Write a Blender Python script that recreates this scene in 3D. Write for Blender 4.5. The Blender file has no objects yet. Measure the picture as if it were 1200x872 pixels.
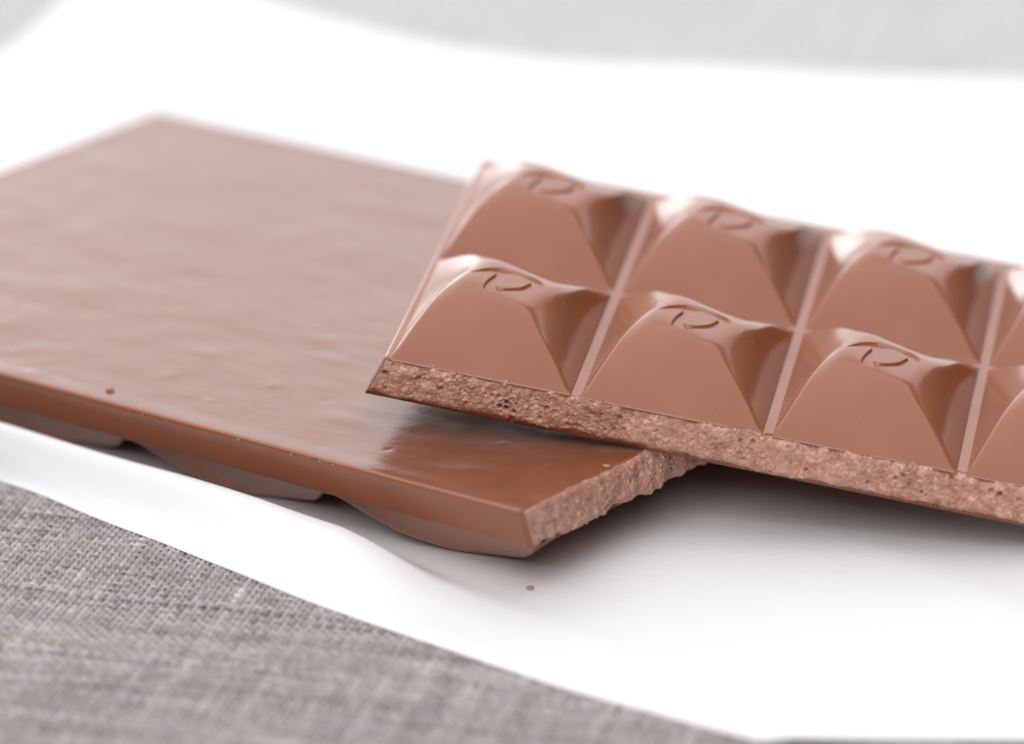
import bpy, math, random
import numpy as np
from mathutils import Matrix, Vector

# ------------------------------------------------------------------ units
# one "cell" (one chocolate square across) is 20 mm; everything is laid out in cells and multiplied by S
S = 0.02
Z0 = 0.545                      # lifts the scene so that the cloth lies at height 0
random.seed(4)
rng = np.random.default_rng(11)
scene = bpy.context.scene
col = scene.collection

# ------------------------------------------------------------------ camera
TH = 0.3572                     # looks down by this angle
DIST = 24.4045
cam_d = bpy.data.cameras.new('camera')
cam = bpy.data.objects.new('camera', cam_d)
col.objects.link(cam)
scene.camera = cam
ct, st = math.cos(TH), math.sin(TH)
C = Vector((0, -ct * DIST, st * DIST + Z0)) * S
cam.matrix_world = Matrix(((1, 0, 0, C.x), (0, st, -ct, C.y), (0, ct, st, C.z), (0, 0, 0, 1)))
cam_d.sensor_fit = 'HORIZONTAL'
cam_d.sensor_width = 36
cam_d.lens = 160
cam_d.clip_start = 0.01
cam_d.clip_end = 50
cam_d.dof.use_dof = True
cam_d.dof.focus_distance = (DIST - 1.05) * S
cam_d.dof.aperture_fstop = 12.5
cam_d.dof.aperture_blades = 0

# ------------------------------------------------------------------ light
world = bpy.data.worlds.new('World')
scene.world = world
world.use_nodes = True
bg = world.node_tree.nodes['Background']
bg.inputs[0].default_value = (0.965, 0.97, 1.0, 1)
bg.inputs[1].default_value = 0.10


def area_light(name, loc, target, sx, sy, energy, color):
    d = bpy.data.lights.new(name, 'AREA')
    d.shape = 'RECTANGLE'
    d.size, d.size_y = sx, sy
    d.energy = energy
    d.color = color
    o = bpy.data.objects.new(name, d)
    col.objects.link(o)
    o.location = loc
    o.rotation_euler = (Vector(target) - Vector(loc)).to_track_quat('-Z', 'Y').to_euler()
    return o


area_light('window_light_behind', (-0.35, 1.60, 0.80), (0, 0.02, 0.0), 3.8, 1.6, 34, (0.985, 0.985, 1.0))
area_light('low_back_fill', (-0.60, 1.58, 0.20), (0, 0.02, 0.0), 0.85, 0.34, 2.4, (1.0, 0.985, 0.985))  # low lamp added behind to whiten the left facets of the squares
area_light('overhead_fill', (-0.35, 0.05, 1.70), (-0.05, 0, 0), 2.8, 2.4, 38, (0.995, 0.988, 0.99))  # unseen overhead fill, added to brighten the paper and upward faces
area_light('front_fill', (-0.45, -1.45, 1.30), (0, 0, 0), 1.9, 1.0, 26, (1.0, 0.985, 0.965))  # soft fill added on the camera side to lift front and broken faces

scene.view_settings.view_transform = 'Standard'
scene.view_settings.look = 'None'
scene.view_settings.exposure = 0.0
scene.view_settings.gamma = 1
scene.view_settings.use_curve_mapping = False
scene.cycles.use_denoising = True
scene.cycles.use_adaptive_sampling = True
scene.cycles.adaptive_threshold = 0.01
scene.cycles.max_bounces = 8
scene.cycles.diffuse_bounces = 5
scene.cycles.glossy_bounces = 5


# ------------------------------------------------------------------ numeric noise
_perm = rng.permutation(512)
_perm = np.concatenate([_perm, _perm, _perm])
_grad = rng.normal(size=(512, 3))
_grad /= np.linalg.norm(_grad, axis=1)[:, None]


def noise(x, y, z=0.0):
    """gradient noise, about -0.6 .. 0.6"""
    x, y, z = np.broadcast_arrays(np.asarray(x, float), np.asarray(y, float), np.asarray(z, float))
    xi, yi, zi = np.floor(x).astype(int), np.floor(y).astype(int), np.floor(z).astype(int)
    xf, yf, zf = x - xi, y - yi, z - zi
    f = lambda t: t * t * t * (t * (t * 6 - 15) + 10)
    u, v, w = f(xf), f(yf), f(zf)

    def g(a, b, c):
        h = _perm[_perm[_perm[(xi + a) % 512] + (yi + b) % 512] + (zi + c) % 512]
        gr = _grad[h]
        return gr[..., 0] * (xf - a) + gr[..., 1] * (yf - b) + gr[..., 2] * (zf - c)
    l = lambda a, b, t: a + (b - a) * t
    return l(l(l(g(0, 0, 0), g(1, 0, 0), u), l(g(0, 1, 0), g(1, 1, 0), u), v),
             l(l(g(0, 0, 1), g(1, 0, 1), u), l(g(0, 1, 1), g(1, 1, 1), u), v), w)


def fbm(x, y, z=0.0, octaves=4, gain=0.5):
    r, a, s = 0, 1.0, 1.0
    for k in range(octaves):
        r = r + a * noise(np.asarray(x) * s + 17.3 * k, np.asarray(y) * s + 5.1 * k, np.asarray(z) * s)
        a *= gain
        s *= 2.03
    return r


def smooth(e0, e1, x):
    t = np.clip((x - e0) / (e1 - e0), 0, 1)
    return t * t * (3 - 2 * t)


# ------------------------------------------------------------------ mesh helpers
def make_mesh(name, verts, quads, mat, smooth_shade=True):
    verts = np.asarray(verts, np.float32) * S
    quads = np.asarray(quads, np.int32)
    me = bpy.data.meshes.new(name)
    nv, nq = len(verts), len(quads)
    me.vertices.add(nv)
    me.vertices.foreach_set('co', verts.ravel())
    me.loops.add(nq * 4)
    me.loops.foreach_set('vertex_index', quads.ravel())
    me.polygons.add(nq)
    me.polygons.foreach_set('loop_start', np.arange(0, nq * 4, 4, dtype=np.int32))
    me.update(calc_edges=True)
    if smooth_shade:
        me.polygons.foreach_set('use_smooth', np.ones(nq, bool))
    me.materials.append(mat)
    me.validate()
    return me


def grid_quads(nu, nv, off=0, flip=False):
    """vertex index = off + i*nv + j"""
    i, j = np.meshgrid(np.arange(nu - 1), np.arange(nv - 1), indexing='ij')
    a = (off + i * nv + j).ravel()
    q = np.stack([a, a + nv, a + nv + 1, a + 1], 1)
    return q[:, ::-1] if flip else q


def link(name, me, parent=None, loc=(0, 0, 0)):
    o = bpy.data.objects.new(name, me)
    col.objects.link(o)
    o.parent = parent
    o.location = [c * S for c in loc]
    return o


def tag(o, label, cat, group=None, kind=None):
    o['label'] = label
    o['category'] = cat
    if group:
        o['group'] = group
    if kind:
        o['kind'] = kind
    return o


# ------------------------------------------------------------------ materials
class NT:
    def __init__(self, name):
        self.m = bpy.data.materials.new(name)
        self.m.use_nodes = True
        self.t = self.m.node_tree
        self.b = self.t.nodes['Principled BSDF']
        self.out = self.t.nodes['Material Output']

    def n(self, kind, **kw):
        nd = self.t.nodes.new(kind)
        for k, v in kw.items():
            if k.startswith('i_'):
                key = k[2:]
                nd.inputs[int(key) if key.isdigit() else key].default_value = v
            else:
                setattr(nd, k, v)
        return nd

    def l(self, a, b):
        self.t.links.new(a, b)

    def coords(self, scale=(1, 1, 1), src='Object'):
        tc = self.n('ShaderNodeTexCoord')
        mp = self.n('ShaderNodeMapping')
        mp.inputs['Scale'].default_value = [s / S for s in scale]
        self.l(tc.outputs[src], mp.inputs['Vector'])
        return mp.outputs['Vector']

    def noise(self, vec, scale, detail=4, rough=0.5):
        nd = self.n('ShaderNodeTexNoise')
        nd.inputs['Scale'].default_value = scale
        nd.inputs['Detail'].default_value = detail
        nd.inputs['Roughness'].default_value = rough
        self.l(vec, nd.inputs['Vector'])
        return nd.outputs['Fac']

    def ramp(self, fac, stops):
        r = self.n('ShaderNodeValToRGB')
        e = r.color_ramp.elements
        while len(e) < len(stops):
            e.new(0.5)
        for k, (p, c) in enumerate(stops):
            e[k].position = p
            e[k].color = (*c, 1) if len(c) == 3 else c
        self.l(fac, r.inputs['Fac'])
        return r.outputs['Color']

    def maprange(self, fac, a, b, c, d):
        r = self.n('ShaderNodeMapRange')
        for k, v in zip(('From Min', 'From Max', 'To Min', 'To Max'), (a, b, c, d)):
            r.inputs[k].default_value = v
        self.l(fac, r.inputs['Value'])
        return r.outputs['Result']

    def bump(self, fac, strength, dist, prev=None):
        b = self.n('ShaderNodeBump')
        b.inputs['Strength'].default_value = strength
        b.inputs['Distance'].default_value = dist * S
        self.l(fac, b.inputs['Height'])
        if prev is not None:
            self.l(prev, b.inputs['Normal'])
        return b.outputs['Normal']


CHOC = (0.258, 0.082, 0.035)
CHOC2 = (0.284, 0.094, 0.043)


def choc_base(N, rough, dark=1.0):
    v = N.coords()
    f = N.noise(v, 3.0, 4)
    c = N.ramp(f, [(0.3, tuple(dark * k for k in CHOC)), (0.7, tuple(dark * k for k in CHOC2))])
    N.l(c, N.b.inputs['Base Color'])
    r = N.noise(v, 7.0, 5, 0.6)
    r2_ = N.n('ShaderNodeMath', operation='ADD')
    N.l(N.maprange(r, 0.3, 0.7, rough - 0.04, rough + 0.05), r2_.inputs[0])
    N.l(N.maprange(N.noise(v, 1.3, 3), 0.35, 0.65, -0.03, 0.05), r2_.inputs[1])
    N.l(r2_.outputs[0], N.b.inputs['Roughness'])
    N.b.inputs['IOR'].default_value = 1.5
    N.b.inputs['Subsurface Weight'].default_value = 0.12
    N.b.inputs['Subsurface Radius'].default_value = (1.0, 0.45, 0.28)
    N.b.inputs['Subsurface Scale'].default_value = 0.03 * S
    return v


def mat_moulded():
    N = NT('chocolate_moulded')
    v = choc_base(N, 0.165)
    N.b.inputs['Specular IOR Level'].default_value = 0.5
    b = N.bump(N.noise(v, 5, 2), 0.25, 0.006)
    b = N.bump(N.noise(v, 120, 2), 0.05, 0.004, b)
    N.l(b, N.b.inputs['Normal'])
    return N.m


# the poured back has a darker base colour than the moulded side
def mat_back():
    N = NT('chocolate_poured_back')
    v = choc_base(N, 0.15, 0.72)
    vs = N.coords((1.0, 0.45, 1.0))
    b = N.bump(N.noise(vs, 3.6, 3, 0.5), 0.5, 0.010)
    b = N.bump(N.noise(v, 26, 3, 0.5), 0.20, 0.004, b)
    b = N.bump(N.noise(v, 240, 2), 0.12, 0.002, b)
    N.l(b, N.b.inputs['Normal'])
    return N.m


def mat_break():
    N = NT('chocolate_broken')
    v = N.coords()
    f = N.noise(v, 14, 6, 0.65)
    c = N.ramp(f, [(0.25, (0.30, 0.132, 0.086)), (0.5, (0.48, 0.250, 0.180)), (0.75, (0.64, 0.390, 0.300))])
    vo = N.n('ShaderNodeTexVoronoi', feature='F1')
    vo.inputs['Scale'].default_value = 62
    vo.inputs['Randomness'].default_value = 1.0
    wv = N.n('ShaderNodeVectorMath', operation='ADD')
    wn = N.n('ShaderNodeTexNoise')
    wn.inputs['Scale'].default_value = 45
    N.l(v, wn.inputs['Vector'])
    wsc = N.n('ShaderNodeVectorMath', operation='SCALE')
    wsc.inputs['Scale'].default_value = 0.014
    N.l(wn.outputs['Color'], wsc.inputs[0])
    N.l(v, wv.inputs[0])
    N.l(wsc.outputs[0], wv.inputs[1])
    N.l(wv.outputs[0], vo.inputs['Vector'])
    sep = N.n('ShaderNodeSeparateColor')
    N.l(vo.outputs['Color'], sep.inputs[0])
    mx = N.n('ShaderNodeMix', data_type='RGBA', blend_type='MULTIPLY')
    mx.inputs['Factor'].default_value = 0.85
    N.l(c, mx.inputs[6])
    N.l(N.ramp(sep.outputs[0], [(0.0, (0.76, 0.71, 0.68)), (0.35, (0.96, 0.95, 0.94)), (0.8, (1.05, 1.06, 1.08)), (1.0, (1.45, 1.5, 1.55))]), mx.inputs[7])
    N.l(mx.outputs[2], N.b.inputs['Base Color'])
    N.l(N.maprange(sep.outputs[1], 0, 1, 0.3, 0.65), N.b.inputs['Roughness'])
    b = N.bump(vo.outputs['Distance'], 0.35, -0.006)
    b = N.bump(N.noise(v, 130, 3, 0.6), 0.35, 0.004, b)
    N.l(b, N.b.inputs['Normal'])
    return N.m


def mat_crumb():
    N = NT('chocolate_crumb')
    v = N.coords()
    N.l(N.ramp(N.noise(v, 40, 3), [(0.3, (0.28, 0.12, 0.07)), (0.7, (0.46, 0.28, 0.21))]), N.b.inputs['Base Color'])
    N.b.inputs['Roughness'].default_value = 0.5
    return N.m


def mat_paper():
    N = NT('baking_paper')
    N.b.inputs['Base Color'].default_value = (0.81, 0.81, 0.83, 1)
    N.b.inputs['Roughness'].default_value = 0.42
    N.b.inputs['Specular IOR Level'].default_value = 0.35
    v = N.coords((1, 3.2, 1))
    b = N.bump(N.noise(v, 7, 5, 0.5), 0.16, 0.02)
    b = N.bump(N.noise(N.coords(), 60, 3, 0.6), 0.15, 0.004, b)
    N.l(b, N.b.inputs['Normal'])
    tr = N.n('ShaderNodeBsdfTranslucent')
    tr.inputs['Color'].default_value = (0.85, 0.85, 0.86, 1)
    mx = N.n('ShaderNodeMixShader')
    mx.inputs[0].default_value = 0.06
    N.l(N.b.outputs[0], mx.inputs[1])
    N.l(tr.outputs[0], mx.inputs[2])
    N.l(mx.outputs[0], N.out.inputs['Surface'])
    return N.m


def mat_thread():
    N = NT('linen_thread')
    at = N.n('ShaderNodeAttribute', attribute_name='tint')
    N.l(at.outputs['Color'], N.b.inputs['Base Color'])
    N.b.inputs['Roughness'].default_value = 0.75
    N.b.inputs['Sheen Weight'].default_value = 0.25
    N.b.inputs['Sheen Roughness'].default_value = 0.5
    N.l(N.bump(N.noise(N.coords(), 220, 3, 0.7), 0.6, 0.006), N.b.inputs['Normal'])
    return N.m


def mat_linen():
    N = NT('linen_sheet')
    mp = N.n('ShaderNodeMapping')
    mp.inputs['Rotation'].default_value = (0, 0, -LIN_YAW)
    tc = N.n('ShaderNodeTexCoord')
    sc_ = N.n('ShaderNodeVectorMath', operation='SCALE')
    sc_.inputs['Scale'].default_value = 1 / S
    N.l(tc.outputs['Object'], sc_.inputs[0])
    N.l(sc_.outputs[0], mp.inputs['Vector'])
    v = mp.outputs['Vector']
    sx = N.n('ShaderNodeMapping'); sx.inputs['Scale'].default_value = (0.35, 9, 1); N.l(v, sx.inputs['Vector'])
    sy = N.n('ShaderNodeMapping'); sy.inputs['Scale'].default_value = (9, 0.35, 1); N.l(v, sy.inputs['Vector'])
    a = N.noise(sx.outputs[0], 1.0, 5, 0.65)
    b_ = N.noise(sy.outputs[0], 1.0, 5, 0.65)
    ad = N.n('ShaderNodeMath', operation='ADD'); N.l(a, ad.inputs[0]); N.l(b_, ad.inputs[1])
    hf = N.maprange(ad.outputs[0], 0.6, 1.4, 0, 1)
    N.l(N.ramp(hf, [(0.1, (0.30, 0.285, 0.285)), (0.5, (0.43, 0.415, 0.418)), (0.9, (0.58, 0.565, 0.567))]), N.b.inputs['Base Color'])  # lighter than the threads: glare on the far cloth put into its colour
    wx = N.n('ShaderNodeTexWave', wave_type='BANDS', bands_direction='X'); wx.inputs['Scale'].default_value = 0.5 / (PITCH * 3.14159) * 3.14159 / 1.0
    wy = N.n('ShaderNodeTexWave', wave_type='BANDS', bands_direction='Y'); wy.inputs['Scale'].default_value = wx.inputs['Scale'].default_value
    for w in (wx, wy):
        w.inputs['Distortion'].default_value = 1.5
        N.l(v, w.inputs['Vector'])
    mu = N.n('ShaderNodeMath', operation='MULTIPLY'); N.l(wx.outputs['Fac'], mu.inputs[0]); N.l(wy.outputs['Fac'], mu.inputs[1])
    N.l(N.bump(mu.outputs[0], 0.5, 0.01), N.b.inputs['Normal'])
    N.b.inputs['Roughness'].default_value = 0.85
    N.b.inputs['Sheen Weight'].default_value = 1.0
    N.b.inputs['Sheen Roughness'].default_value = 0.45
    return N.m


# ------------------------------------------------------------------ frames (from the photograph's geometry)
ROW = 1.3403                     # length of one square along the bar, in cells
T = 0.2246                       # slab thickness
HSEG = 0.262                     # height of a raised square
DRAFT = 0.085
PAPER = -(T + HSEG) - 0.002      # paper level under the squares of the lower bar
LINEN = -0.530
E1 = np.array([-0.81731596, 0.57618974, 0]); E2 = np.array([0.57618974, 0.81731596, 0])
O = np.array([0.07549236, -2.01589001, 0])
U1 = np.array([0.97489998, -0.1678938, -0.14622486]); U2 = np.array([0.1802574, 0.98069645, 0.07577428])
UN = np.cross(U1, U2)
UB = np.array([-0.68471482, -0.9655118, 0.20745671]) + UN * 0.004
LIN_YAW = math.radians(-14)
PITCH = 0.033


# ------------------------------------------------------------------ linen cloth
def linen_z(x, y):
    return 0.040 * fbm(x * 0.6, y * 0.6, 3.3, 3) + 0.012 * noise(x * 1.7, y * 1.7, 8.1)


def paper_edge_curve():
    A = [(-6.6, 3.50), (-5.0, 1.82), (-2.74, -0.31), (-1.70, -1.28), (-0.76, -2.15), (0.25, -2.94), (0.93, -3.41), (1.13, -3.54)]
    return np.array(A)


def build_linen():
    n = 200
    g = np.linspace(-1, 1, n)
    g = np.sign(g) * (0.12 * np.abs(g) + 0.88 * np.abs(g) ** 2.6) * 46
    X, Y = np.meshgrid(g, g, indexing='ij')
    Z = LINEN - 0.020 + linen_z(X, Y) - 0.045 * smooth(-0.3, -0.8, Y + 0.78 * X + 1.2) * smooth(-5.8, -5.4, Y) * smooth(-6.7, -6.2, X) * smooth(5.7, 5.3, X)
    me = make_mesh('linen_tablecloth', np.stack([X, Y, Z + Z0], -1).reshape(-1, 3), grid_quads(n, n), mat_linen())
    cloth = link('linen_tablecloth', me)
    tag(cloth, 'grey woven linen tablecloth spread under the white paper', 'tablecloth')
    # the weave as real threads where the cloth lies near the lens
    c, s = math.cos(LIN_YAW), math.sin(LIN_YAW)
    verts, quads, tints = [], [], []
    nring = 4
    ang = np.radians([200, 130, 50, -20])
    off = 0
    # region: in cloth axes (p along thread family 0, q across)
    poly = np.array([(-6.5, 3.4), (-2.55, -0.10), (1.9, -3.35), (5.5, -3.25), (5.5, -5.6), (-5.0, -5.6), (-6.5, -2.5)])
    P = np.stack([poly[:, 0] * c + poly[:, 1] * s, -poly[:, 0] * s + poly[:, 1] * c], 1)

    def span(fixed, axis):
        xs = []
        for k in range(len(P)):
            a, b = P[k], P[(k + 1) % len(P)]
            if (a[axis] - fixed) * (b[axis] - fixed) < 0:
                t = (fixed - a[axis]) / (b[axis] - a[axis])
                xs.append(a[1 - axis] + t * (b[1 - axis] - a[1 - axis]))
        return (min(xs), max(xs)) if len(xs) >= 2 else None
    for fam in (0, 1):
        axis = 1 - fam
        lo, hi = P[:, axis].min(), P[:, axis].max()
        for k in range(math.ceil(lo / PITCH), math.floor(hi / PITCH)):
            w0 = k * PITCH
            sp = span(w0 + 1e-6, axis)
            if sp is None:
                continue
            a0, a1 = math.ceil(sp[0] / PITCH), math.floor(sp[1] / PITCH)
            if a1 - a0 < 3:
                continue
            m = (a1 - a0) * 3 + 1
            u = a0 * PITCH + np.arange(m) * PITCH / 3
            up = np.cos(np.pi * (u / PITCH) + np.pi * k + (np.pi if fam else 0))
            seed = k * 3.37 + fam * 500
            thick = 1 + 0.55 * noise(u * 1.3, seed) + 0.5 * noise(u * 6.0, seed, 4.0)
            sl = np.clip(noise(u * 2.2, seed * 1.7, 9.0) - 0.33, 0, 1) * 5.5      # slubs
            thick = np.clip(thick + sl, 0.55, 2.0)
            thick *= rng.uniform(0.85, 1.2)
            rw, rh = 0.0110 * thick, 0.0088 * np.sqrt(thick)
            w = w0 + 0.0045 * noise(u * 3, seed, 2.0) + 0.004 * rng.uniform(-1, 1)
            zc = up * 0.0085
            base = rng.uniform(-0.10, 0.10) + 0.22 * noise(u * 1.1, seed, 6.0) + 0.25 * noise(u * 9, seed, 16.0)
            val = np.clip(0.345 * (1 + 2.9 * base) + 0.30 * sl / 1.5, 0.030, 0.85)
            for a in ang:
                ww = w + rw * np.cos(a)
                zz = zc + rh * np.sin(a)
                p_, q_ = (u, ww) if fam == 0 else (ww, u)
                x = p_ * c - q_ * s
                y = p_ * s + q_ * c
                verts.append(np.stack([x, y, zz + LINEN + linen_z(x, y) + Z0], 1))
                tints.append(val)
            quads.append(grid_quads(nring, m, off, flip=(fam == 0)))
            off += nring * m
    V = np.concatenate(verts)
    me = make_mesh('weave', V, np.concatenate(quads), mat_thread())
    tv = np.concatenate(tints).astype(np.float32)
    hue = noise(V[:, 0] * 4, V[:, 1] * 4, 3.0)
    rgb = np.stack([tv * (1.0 + 0.05 * hue), tv * 0.89, tv * (0.88 - 0.06 * hue), np.ones_like(tv)], 1).astype(np.float32)
    at = me.color_attributes.new('tint', 'FLOAT_COLOR', 'POINT')
    at.data.foreach_set('color', rgb.ravel())
    w = link('weave', me, cloth)
    w['kind'] = 'stuff'


build_linen()


# ------------------------------------------------------------------ white paper
def resample(pts, n, power=1.0):
    pts = np.asarray(pts, float)
    # Catmull-Rom through the points, then even arc length
    ext = np.vstack([2 * pts[0] - pts[1], pts, 2 * pts[-1] - pts[-2]])
    out = []
    for k in range(1, len(ext) - 2):
        t = np.linspace(0, 1, 40, endpoint=False)[:, None]
        p0, p1, p2, p3 = ext[k - 1:k + 3]
        out.append(0.5 * (2 * p1 + (p2 - p0) * t + (2 * p0 - 5 * p1 + 4 * p2 - p3) * t * t + (3 * p1 - p0 - 3 * p2 + p3) * t ** 3))
    out = np.vstack(out + [pts[-1:]])
    d = np.concatenate([[0], np.cumsum(np.linalg.norm(np.diff(out, axis=0), axis=1))])
    s = np.linspace(0, 1, n) ** power * d[-1]
    return np.stack([np.interp(s, d, out[:, 0]), np.interp(s, d, out[:, 1])], 1)


def paper_z(x, y):
    k = (x - O[0]) * E1[0] + (y - O[1]) * E1[1]
    w = (x - O[0]) * E2[0] + (y - O[1]) * E2[1]
    hr = np.interp(k, [-1.5, -0.3, 0.25, 0.5, 0.65, 0.8, 0.95, 1.1, 1.62, 2.2, 2.8, 3.5, 6, 8], [0.0, 0.006, 0.016, 0.040, 0.075, 0.118, 0.158, 0.187, 0.214, 0.228, 0.238, 0.242, 0.23, 0.19])
    hr = hr + 0.006 * np.sin(k * 4.1) * smooth(0.9, 1.6, k)
    w0 = np.interp(k, [-1.5, -0.3, 0.3, 0.8, 1.3, 8], [-0.32, -0.15, -0.11, -0.09, -0.088, -0.085])
    sf = np.interp(k, [-1, 0.5, 1.2, 2.2, 3.5], [0.30, 0.24, 0.18, 0.11, 0.058])
    dw = w - w0
    prof = np.where(dw > 0, np.exp(-0.5 * (dw / 0.080) ** 2), np.exp(-0.5 * (np.abs(dw) / sf) ** 2.0))
    z = PAPER + hr * prof
    # swell that carries the free corner of the upper piece, and a soft crease running from it
    z += 0.104 * np.exp(-0.5 * (((x - 3.36) / 0.50) ** 2 + ((y + 1.50) / 0.42) ** 2))
    d2 = (x - 1.74) * 0.80 + (y + 1.30) * 0.60              # crease running down the near right
    z += 0.045 * np.where(d2 > 0, np.exp(-(d2 / 0.30) ** 2), np.exp(-(d2 / 0.95) ** 2)) * smooth(-0.75, -1.5, y) * smooth(-3.3, -2.4, y)
    far = smooth(0.6, 2.2, -w) + smooth(5.0, 6.5, y) + smooth(3.8, 5.0, x)
    z += far * 0.045 * fbm(x * 0.5, y * 0.5, 1.2, 2)
    z += 0.006 * noise(x * 1.3, y * 1.3, 5.0) * smooth(0.05, 0.6, -w)
    return z


def build_paper():
    nu, nv = 430, 560
    c0 = resample(paper_edge_curve(), nu)                                        # near left edge, A -> B
    c1 = resample([(-2.75, 10.6), (-1.95, 9.15), (-1.2, 8.35), (-0.24, 7.70), (1.2, 7.33), (3.5, 7.05), (7.5, 7.0)], nu)
    d0 = resample([(-6.6, 3.50), (-4.9, 5.2), (-3.62, 7.5), (-3.2, 9.05), (-2.75, 10.6)], nv, 1.25)
    d1 = resample([(1.13, -3.54), (1.31, -3.585), (2.4, -3.61), (4.4, -3.60), (6.4, -2.2), (7.3, 2.5), (7.5, 7.0)], nv, 1.25)
    u = np.linspace(0, 1, nu)[:, None, None]
    v = np.linspace(0, 1, nv)[None, :, None]
    XY = ((1 - v) * c0[:, None] + v * c1[:, None] + (1 - u) * d0[None] + u * d1[None]
          - ((1 - u) * (1 - v) * c0[0] + u * (1 - v) * c0[-1] + (1 - u) * v * c1[0] + u * v * c1[-1]))
    X, Y = XY[..., 0], XY[..., 1]
    Z = paper_z(X, Y)
    # the free edges settle on the cloth
    edge = np.minimum(smooth(0, 0.02, v[..., 0] + 0 * u[..., 0]), 1)
    floor = LINEN + 0.009 + linen_z(X, Y)
    vv = np.broadcast_to(v[..., 0], X.shape)
    drop = smooth(0.035, 0.0, vv)
    Z = np.maximum(Z * (1 - drop) + np.minimum(Z, floor + 0.002) * drop, floor)
    V = np.stack([X, Y, Z + Z0], -1).reshape(-1, 3)
    me = make_mesh('baking_paper', V, grid_quads(nu, nv), mat_paper())
    o = link('baking_paper', me)
    so = o.modifiers.new('thickness', 'SOLIDIFY')
    so.thickness = 0.004 * S
    so.offset = 1
    tag(o, 'sheet of white baking paper with a raised fold under the chocolate', 'paper')


build_paper()

# ------------------------------------------------------------------ chocolate
M_MOULD, M_BACK, M_BREAK, M_CRUMB = mat_moulded(), mat_back(), mat_break(), mat_crumb()


def poly_sdf(px, py, P):
    """signed distance to a closed polygon, negative inside"""
    best = np.full(px.shape, 9.0)
    inside = np.zeros(px.shape, bool)
    for (x0, y0), (x1, y1) in zip(P, np.roll(P, -1, 0)):
        dx, dy = x1 - x0, y1 - y0
        t = np.clip(((px - x0) * dx + (py - y0) * dy) / (dx * dx + dy * dy + 1e-12), 0, 1)
        best = np.minimum(best, np.hypot(px - x0 - t * dx, py - y0 - t * dy))
        cond = ((y0 > py) != (y1 > py)) & (px < (x1 - x0) * (py - y0) / (y1 - y0 + 1e-12) + x0)
        inside ^= cond
    return np.where(inside, -best, best)


def letter_recess(x, y):
    """the swash letter pressed into the top of each square; x across, y along, both in cells from the corner"""
    def k(pts, n):
        q = np.array([(a, (b - 1.6 * (float(top_plane(a, b * ROW)) - 0.222)) * ROW) for a, b in pts])
        return resample(np.vstack([q, q[:1]]), n)[:-1]
    outer = k([(0.292, 0.592), (0.345, 0.637), (0.403, 0.662), (0.464, 0.671), (0.546, 0.663), (0.622, 0.640), (0.668, 0.606), (0.672, 0.570), (0.622, 0.523),
               (0.534, 0.484), (0.445, 0.458), (0.392, 0.466), (0.383, 0.500), (0.396, 0.555), (0.416, 0.604), (0.405, 0.626), (0.350, 0.612)], 140)
    island = k([(0.610, 0.585), (0.571, 0.532), (0.508, 0.500), (0.458, 0.492), (0.441, 0.512), (0.456, 0.562), (0.473, 0.617), (0.492, 0.640), (0.545, 0.636), (0.596, 0.612)], 80)
    sel = (x > 0.24) & (x < 0.74) & (y > 0.45) & (y < 1.05)
    r = np.zeros(x.shape)
    d = np.maximum(poly_sdf(x[sel], y[sel], outer), -poly_sdf(x[sel], y[sel], island))
    r[sel] = smooth(0.005, -0.005, d)
    return r


def top_plane(x, y):
    return HSEG + 0 * x


def inverse_bilinear(x, y, A, B, C_, D):
    """(s, t) with P = (1-t)((1-s)A + sB) + t((1-s)C + sD)"""
    A, B, C_, D = map(np.asarray, (A, B, C_, D))
    e, f, g = B - A, C_ - A, A - B + D - C_
    hx, hy = x - A[0], y - A[1]
    cr = lambda ax, ay, bx, by: ax * by - ay * bx
    k2 = cr(g[0], g[1], f[0], f[1])
    k1 = cr(e[0], e[1], f[0], f[1]) + cr(hx, hy, g[0], g[1])
    k0 = cr(hx, hy, e[0], e[1])
    disc = np.sqrt(np.maximum(k1 * k1 - 4 * k0 * k2, 0))
    out_s = np.full(x.shape, np.nan)
    out_t = np.full(x.shape, np.nan)
    for sg in (-1, 1):
        t = (-k1 + sg * disc) / (2 * k2) if abs(k2) > 1e-9 else -k0 / k1
        den_x, den_y = e[0] + g[0] * t, e[1] + g[1] * t
        s_ = np.where(np.abs(den_x) > np.abs(den_y), (hx - f[0] * t) / np.where(np.abs(den_x) > 1e-9, den_x, 1), (hy - f[1] * t) / np.where(np.abs(den_y) > 1e-9, den_y, 1))
        ok = (t > -1e-6) & (t < 1 + 1e-6) & (s_ > -1e-4) & (s_ < 1 + 1e-4) & np.isnan(out_t)
        out_s[ok], out_t[ok] = s_[ok], t[ok]
    return out_s, out_t


def blur(a, sig):
    r = int(sig * 3) + 1
    k = np.exp(-0.5 * (np.arange(-r, r + 1) / sig) ** 2)
    k /= k.sum()
    for ax in (0, 1):
        p = np.pad(a, [(r, r) if q == ax else (0, 0) for q in (0, 1)], mode='reflect', reflect_type='odd')
        a = sum(k[i] * np.take(p, np.arange(i, i + a.shape[ax]), axis=ax) for i in range(2 * r + 1))
    return a


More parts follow.
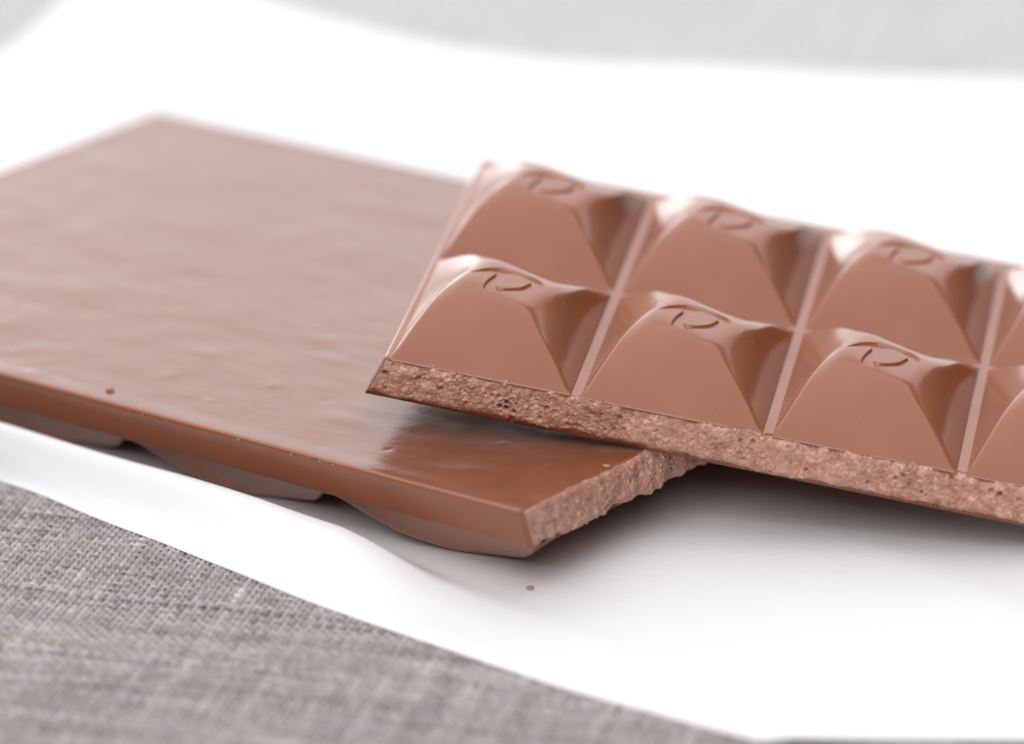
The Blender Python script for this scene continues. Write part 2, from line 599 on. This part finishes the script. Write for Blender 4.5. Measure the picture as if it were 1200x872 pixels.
def seg_height(x, y, gap, step):
    """a square whose small lozenge top is turned against its base, so that every side is a twisted facet"""
    lo, hx, hy = gap, 1 - gap, ROW - gap
    base = [(lo, lo), (hx, lo), (hx, hy), (lo, hy)]
    top = [(0.228, 0.690), (0.588, 0.418), (1 - 0.228, ROW - 0.690), (1 - 0.588, ROW - 0.418)]
    z = np.full(x.shape, np.nan)
    f = lambda t: 1 - (1 - np.clip(t, 0, 1)) ** 1.48
    for k in range(4):
        s_, t = inverse_bilinear(x, y, base[k], base[(k + 1) % 4], top[k], top[(k + 1) % 4])
        z = np.fmin(z, HSEG * f(t))
    z[poly_sdf(x, y, np.array(top)) < 0] = HSEG
    for _ in range(400):                             # close any gap between the facets
        bad = np.isnan(z)
        if not bad.any():
            break
        p = np.pad(z, 1, constant_values=np.nan)
        nb = np.stack([p[:-2, 1:-1], p[2:, 1:-1], p[1:-1, :-2], p[1:-1, 2:]])
        cnt = (~np.isnan(nb)).sum(0)
        avg = np.nansum(nb, 0) / np.maximum(cnt, 1)
        fill = bad & (cnt > 0)
        z[fill] = avg[fill]
    z1 = blur(z, 0.013 / step)
    z2 = blur(z, 0.040 / step)
    w = smooth(0.55, 0.92, z2 / HSEG)               # softer shoulders round the top, crisper ridges below
    zb = z1 * (1 - w) + z2 * w
    edge = np.minimum(np.minimum(x, 1 - x), np.minimum(y, ROW - y)) - gap
    e = smooth(0.0, 0.03, edge)
    z = z * (1 - e) + zb * e
    z = z - 0.014 * letter_recess(x, y)
    return z


GAP = 0.023


SEG_GRID = []


def build_segment_mesh():
    nx = 300
    step = (1 - 2 * GAP) / (nx - 1)
    xs = GAP + np.arange(nx) * step
    ny = int(round((ROW - 2 * GAP) / step)) + 1
    ys = np.linspace(GAP, ROW - GAP, ny)
    X, Y = np.meshgrid(xs, ys, indexing='ij')
    Z = seg_height(X, Y, GAP, step)
    SEG_GRID[:] = [xs, ys, step, Z, ys[1] - ys[0]]
    nu, nv = len(xs), len(ys)
    Z[0, :] = Z[-1, :] = Z[:, 0] = Z[:, -1] = -0.006
    V = np.stack([X, Y, Z], -1).reshape(-1, 3)
    return make_mesh('segment', V, grid_quads(nu, nv), M_MOULD)


SEG = build_segment_mesh()


def build_slab(name, rows_len, parent, seed, skew=0.0, back_mat=None):
    """flat poured back at z = 0, moulded face at z = T; broken side at y = 0"""
    nu, nv = 300, int(300 * rows_len / 4.2)
    u = np.linspace(0, 1, nu)
    v = np.linspace(0, 1, nv)
    U, Vv = np.meshgrid(u, v, indexing='ij')
    x0, x1, y1 = -DRAFT, 4 + DRAFT, rows_len

    def ring(ix, iy, z):
        X = (x0 + ix) + U * (x1 - x0 - 2 * ix)
        yb = 0.046 + skew * (4 + DRAFT - X)
        Y = yb + Vv * (y1 - iy - yb)
        return X, Y, np.full_like(X, z)
    bev = 0.012
    X, Y, Z = ring(bev, bev, 0.0)
    ed = np.minimum(np.minimum(U * 4.1, (1 - U) * 4.1), (1 - Vv) * rows_len)
    amp = smooth(0.0, 0.25, ed)
    Z = Z - amp * (0.0055 * fbm(X * 1.6 + seed, Y * 1.0, seed, 3) + 0.0025 * noise(X * 7, Y * 4, seed))
    Z = Z - 0.004 * smooth(0.16, 0.02, ed)            # faint raised lip at the mould's rim
    # a few shallow blisters in the poured surface
    r2 = np.random.default_rng(int(seed * 10))
    for _ in range(70):
        cx, cy, r = r2.uniform(0.1, 4), r2.uniform(0.1, rows_len - 0.1), r2.uniform(0.03, 0.09)
        Z = Z - r2.choice([-0.6, 1]) * 0.05 * r * np.exp(-(((X - cx) / r) ** 2 + ((Y - cy) / (r * 1.5)) ** 2))
    for k, w, r, hgt in ((3.91, 0.58, 0.030, 0.5), (3.68, 0.38, 0.035, -0.6), (1.09, 0.31, 0.020, -1.0), (2.14, 0.70, 0.035, 0.9), (2.28, 0.33, 0.030, 0.8),
                         (3.56, 0.63, 0.045, 0.35), (1.78, 0.68, 0.030, -0.8), (2.69, 0.51, 0.040, 0.7), (0.65, 0.72, 0.022, 0.9), (0.29, 0.58, 0.020, 0.9)):
        Z = Z - hgt * 0.12 * r * np.exp(-(((X - 4 - DRAFT + w) / (r * 1.3)) ** 2 + ((Y - k) / r) ** 2))
    G = [np.stack([X, Y, Z], -1)]
    D = DRAFT
    prof = [(bev * 0.45, bev * 0.12), (bev * 0.12, bev * 0.45), (0.002, bev)]
    for k in range(1, 9):
        f = k / 9
        prof.append((0.002 + f * (D - 0.012), bev + f * (T - bev - 0.014)))
    prof += [(D - 0.008, T - 0.010), (D - 0.004, T - 0.003), (D + 0.006, T)]
    n = nu * nv
    verts = [G[0].reshape(-1, 3)]
    quads = [grid_quads(nu, nv, 0, flip=True)]
    i, j = np.arange(nu), np.arange(nv)
    loop = np.concatenate([i * nv, (nu - 1) * nv + j[1:], i[::-1][1:] * nv + nv - 1, j[::-1][1:-1]])
    prev = loop
    off = n
    for (ix, z) in prof:
        X, Y, Zr = ring(ix, ix, z)
        p = np.stack([X, Y, Zr], -1).reshape(-1, 3)[loop]
        chip = 0.0035 * noise(p[:, 0] * 5, p[:, 1] * 5, seed + z * 7) + 0.002 * noise(p[:, 0] * 22, p[:, 1] * 22, seed)
        p[:, 2] += chip * 0.6
        verts.append(p)
        cur = off + np.arange(len(loop))
        quads.append(np.stack([prev, np.roll(prev, -1), np.roll(cur, -1), cur], 1)[nu - 1:])    # the broken side stays open for broken_face
        prev = cur
        off += len(loop)
    X, Y, Zr = ring(D + 0.012, D + 0.012, T)
    verts.append(np.stack([X, Y, Zr], -1).reshape(-1, 3))
    quads.append(grid_quads(nu, nv, off))
    cur = off + loop
    quads.append(np.stack([prev, np.roll(prev, -1), np.roll(cur, -1), cur], 1)[nu - 1:])
    me = make_mesh(name, np.concatenate(verts), np.concatenate(quads), back_mat or M_BACK)
    # moulded sides and face use the moulded material, the poured back its own
    me.materials.append(M_MOULD)
    mi = np.ones(len(me.polygons), np.int32)
    mi[:(nu - 1) * (nv - 1)] = 0
    me.polygons.foreach_set('material_index', mi)
    return link(name, me, parent)


def build_break(parent, seed, skew=0.0, bottom=0.0):
    nu, nv = 1250, 64
    u = np.linspace(0, 1, nu)
    v = np.linspace(0, 1, nv)
    U, V = np.meshgrid(u, v, indexing='ij')
    xc = U * 4
    ztop = T + 0.001 + 0.018 * np.maximum(fbm(xc * 9, 0.3, seed, 4, 0.65), -0.4) + 0.036 * np.clip(noise(xc * 17, 4.4, seed) - 0.12, 0, 1) - 0.016 * np.clip(noise(xc * 3.2, 3.0, seed) - 0.1, 0, 1)
    zbot = -0.001 + bottom + 0.012 * fbm(xc * 6, 9.3, seed, 4, 0.6)
    Z = ztop + (zbot - ztop) * V
    xl, xr = -DRAFT * (1 - Z / T), 4 + DRAFT * (1 - Z / T)
    X = xl - 0.0012 + U * (xr - xl + 0.0024)
    d = 0.030 * fbm(X * 2.2, Z * 3.0, seed + 3, 3) + 0.014 * fbm(X * 9, Z * 7, seed + 9, 4, 0.6)
    # scalloped vertical flutes under the upper rim
    fl = noise(X * 13, seed, 2.0 + Z * 2.0)
    d += 0.046 * fl * smooth(0.70, 0.05, V)
    d += (0.003 + 0.006 * smooth(-0.2, 0.3, noise(X * 3, Z * 3, seed + 31))) * fbm(X * 52, Z * 52, seed, 3, 0.7)
    r2 = np.random.default_rng(int(seed * 7) + 3)
    for _ in range(150):                      # air bubbles and torn grains
        cx, cz, r = r2.uniform(0, 4), r2.uniform(0.02, T - 0.02), r2.uniform(0.006, 0.014)
        sel = np.abs(U[:, 0] * 4 - cx) < 0.1
        q = ((X[sel] - cx) ** 2 + (Z[sel] - cz) ** 2) / r ** 2
        d[sel] += r2.choice([-2.2, -1.2, 0.9]) * r * np.exp(-q ** 1.5)
    for cx, cz, r in ((0.62, 0.085, 0.012), (0.655, 0.115, 0.011), (0.655, 0.085, 0.012), (0.70, 0.07, 0.009)):
        q = ((X - cx) ** 2 + (Z - cz) ** 2) / r ** 2
        d -= 0.05 * np.exp(-q ** 2)
    d -= 0.020 * (2 * np.abs(V - 0.5)) ** 6   # rounded towards both rims
    endf = smooth(0, 0.006, U) * smooth(1, 0.994, U)
    Y = 0.021 - np.maximum(d + 0.004, -0.06) * endf + skew * (4 + DRAFT - X)
    # tuck both rims into the slab
    top = np.stack([X[:, 0], Y[:, 0] * 0 + 0.062 + skew * (4 + DRAFT - X[:, 0]), np.full(nu, T - 0.0006)], 1)
    bot = np.stack([X[:, -1], Y[:, 0] * 0 + 0.062 + skew * (4 + DRAFT - X[:, -1]), np.full(nu, 0.001)], 1)
    sk = skew * (4 + DRAFT - X)
    rim_t = np.stack([X[:, 0], 0.039 + sk[:, 0], np.full(nu, T + 0.0012)], 1)
    rim_b = np.stack([X[:, -1], 0.039 + sk[:, -1], np.full(nu, -0.0012)], 1)
    G = np.concatenate([top[:, None], rim_t[:, None], np.stack([X, Y, Z], -1), rim_b[:, None], bot[:, None]], 1)
    ends = []
    for e, sg in ((G[:1].copy(), 1), (G[-1:].copy(), -1)):          # the same lip at both ends
        f = e.copy()
        f[..., 1] = 0.062 + skew * (4 + DRAFT - f[..., 0])
        f[..., 0] += 0.0006 * sg
        h = e.copy()
        h[..., 1] = 0.031 + skew * (4 + DRAFT - h[..., 0])
        ends.append((f, h))
    G[:1, :, 0] += 0.004
    G[-1:, :, 0] -= 0.004
    G = np.concatenate([ends[0][0], ends[0][1], G, ends[1][1], ends[1][0]], 0)
    me = make_mesh('broken_face', G.reshape(-1, 3), grid_quads(nu + 4, nv + 4, 0, flip=True), M_BREAK)
    me.materials.append(M_MOULD)                  # the lip of smooth skin round the break
    mi = np.zeros((nu + 3, nv + 3), np.int32)
    mi[:, :3] = 1
    mi[:, -2:] = 1
    mi[:5] = 1
    mi[-5:] = 1
    me.polygons.foreach_set('material_index', mi.ravel())
    o = link('broken_face', me, parent)
    o['label'] = 'rough crumbly broken face of the bar'
    return o


def make_bar(label, nrows, rows_len, frame, seed, skew=0.0):
    root = bpy.data.objects.new('chocolate_bar', None)
    col.objects.link(root)
    root.empty_display_size = 0.01
    ax, ay, az, org = frame
    org = org + np.array([0, 0, Z0])
    M = Matrix.Identity(4)
    for r in range(3):
        M[r][0], M[r][1], M[r][2], M[r][3] = ax[r], ay[r], az[r], org[r] * S
    root.matrix_world = M
    tag(root, label, 'chocolate bar', 'broken pieces of one milk chocolate bar')
    build_slab('slab', rows_len, root, seed, skew)
    build_break(root, seed, skew, 0.020 if nrows == 2 else 0.0)
    for j in range(nrows):
        for i in range(4):
            link('segment', SEG, root, (i, j * ROW, T))
    return root


lower = make_bar('larger piece of milk chocolate bar lying smooth side up on the paper', 4, 5.79,
                 (-E2, E1, np.array([0, 0, -1.0]), O + E2 * (4 + DRAFT)), 3.1, skew=-0.040)
upper = make_bar('smaller piece of milk chocolate bar, lettered squares up, leaning on the other piece', 2, 2 * ROW + 0.165,
                 (U1, U2, UN, UB), 7.7)


# ------------------------------------------------------------------ crumbs
def crumb(loc, size, seed, label, squash=0.6, group=None):
    r = np.random.default_rng(seed)
    n, m = 9, 12
    th = np.linspace(0.02, np.pi - 0.02, n)
    ph = np.linspace(0, 2 * np.pi, m, endpoint=False)
    T_, P_ = np.meshgrid(th, ph, indexing='ij')
    d = np.stack([np.sin(T_) * np.cos(P_), np.sin(T_) * np.sin(P_), np.cos(T_)], -1)
    rad = 1 + 0.75 * noise(d[..., 0] * 1.6 + seed, d[..., 1] * 1.6, d[..., 2] * 1.6)
    V = d * rad[..., None] * np.array([1.0, r.uniform(0.55, 0.9), squash]) * size
    a = r.uniform(0, 6.28)
    V = V @ np.array([[math.cos(a), math.sin(a), 0], [-math.sin(a), math.cos(a), 0], [0, 0, 1]])
    i, j = np.meshgrid(np.arange(n - 1), np.arange(m), indexing='ij')
    q = np.stack([i * m + j, (i + 1) * m + j, (i + 1) * m + (j + 1) % m, i * m + (j + 1) % m], -1).reshape(-1, 4)
    me = make_mesh('crumb', V.reshape(-1, 3), q, M_CRUMB)
    o = link('chocolate_crumb', me, None, (loc[0], loc[1], loc[2] + Z0 + size * squash * 0.55))
    tag(o, label, 'crumb', group)
    return o


def on_top(k, w, dz=0.0):
    p = O + E1 * k + E2 * w
    return (p[0], p[1], dz)


crumb((0.09, -1.83, float(paper_z(np.array(0.09), np.array(-1.83))) + 0.004), 0.020, 5,
      'tiny brown crumb on the paper below the near corner of the larger piece')
crumb(on_top(2.80, 0.14), 0.022, 8, 'pale crumb lying alone on the smooth top near its front edge', 0.6)
crumb((0.48, -1.37, 0.0), 0.024, 12, 'pale flake on the smooth top close under the leaning piece', 0.22)
edge_label = 'one of the pale specks of chocolate stuck along the front rim of the larger piece'
rc = np.random.default_rng(23)
spots = [(1.30 + rc.normal() * 0.13, rc.uniform(0.003, 0.010)) for _ in range(17)] + [(2.36 + rc.normal() * 0.10, rc.uniform(0.003, 0.008)) for _ in range(6)]
spots += [(1.82, 0.008), (1.77, 0.004), (0.71, 0.005), (0.98, 0.004), (3.02, 0.006)]
for q, (k, sz) in enumerate(spots):
    w_ = rc.uniform(-0.004, 0.020)
    crumb(on_top(k, w_, -0.016 if w_ < 0.006 else -0.006), sz, 40 + q, edge_label, rc.uniform(0.5, 0.9), 'specks along the front rim')


def on_square(i, j, u, y):
    """a point on the raised surface of a square of the upper piece, in world cells"""
    st_ = SEG_GRID[2]
    z = SEG_GRID[3][int(round((u - GAP) / st_)), int(round((y - GAP) / SEG_GRID[4]))]
    p = UB + U1 * (i + u) + U2 * (j * ROW + y) + UN * (T + z)
    return (p[0], p[1], p[2])


speck_label = 'one of the tiny specks dusting the lettered squares of the smaller piece'
for q, (i, j, u, y, sz) in enumerate([(1, 0, 0.715, 0.090, .0055), (2, 0, 0.438, 0.170, .0045), (0, 0, 0.309, 0.457, .0035), (0, 0, 0.168, 0.045, .0040), (1, 0, 0.494, 0.533, .0035),
                                      (1, 0, 0.52, 0.47, .0028), (2, 0, 0.276, 0.583, .0040), (2, 0, 0.727, 0.894, .0050), (0, 0, 0.804, 0.665, .0050), (1, 0, 0.805, 0.651, .0055),
                                      (0, 0, 0.45, 0.20, .0025), (1, 0, 0.30, 0.30, .0025), (2, 0, 0.60, 0.33, .0028), (2, 0, 0.15, 0.12, .0028), (0, 1, 0.55, 0.30, .0035)]):
    x_, y_, z_ = on_square(i, j, u, y)
    crumb((x_, y_, z_ - sz * 0.3), sz, 90 + q, speck_label, 0.8, 'specks on the lettered squares')
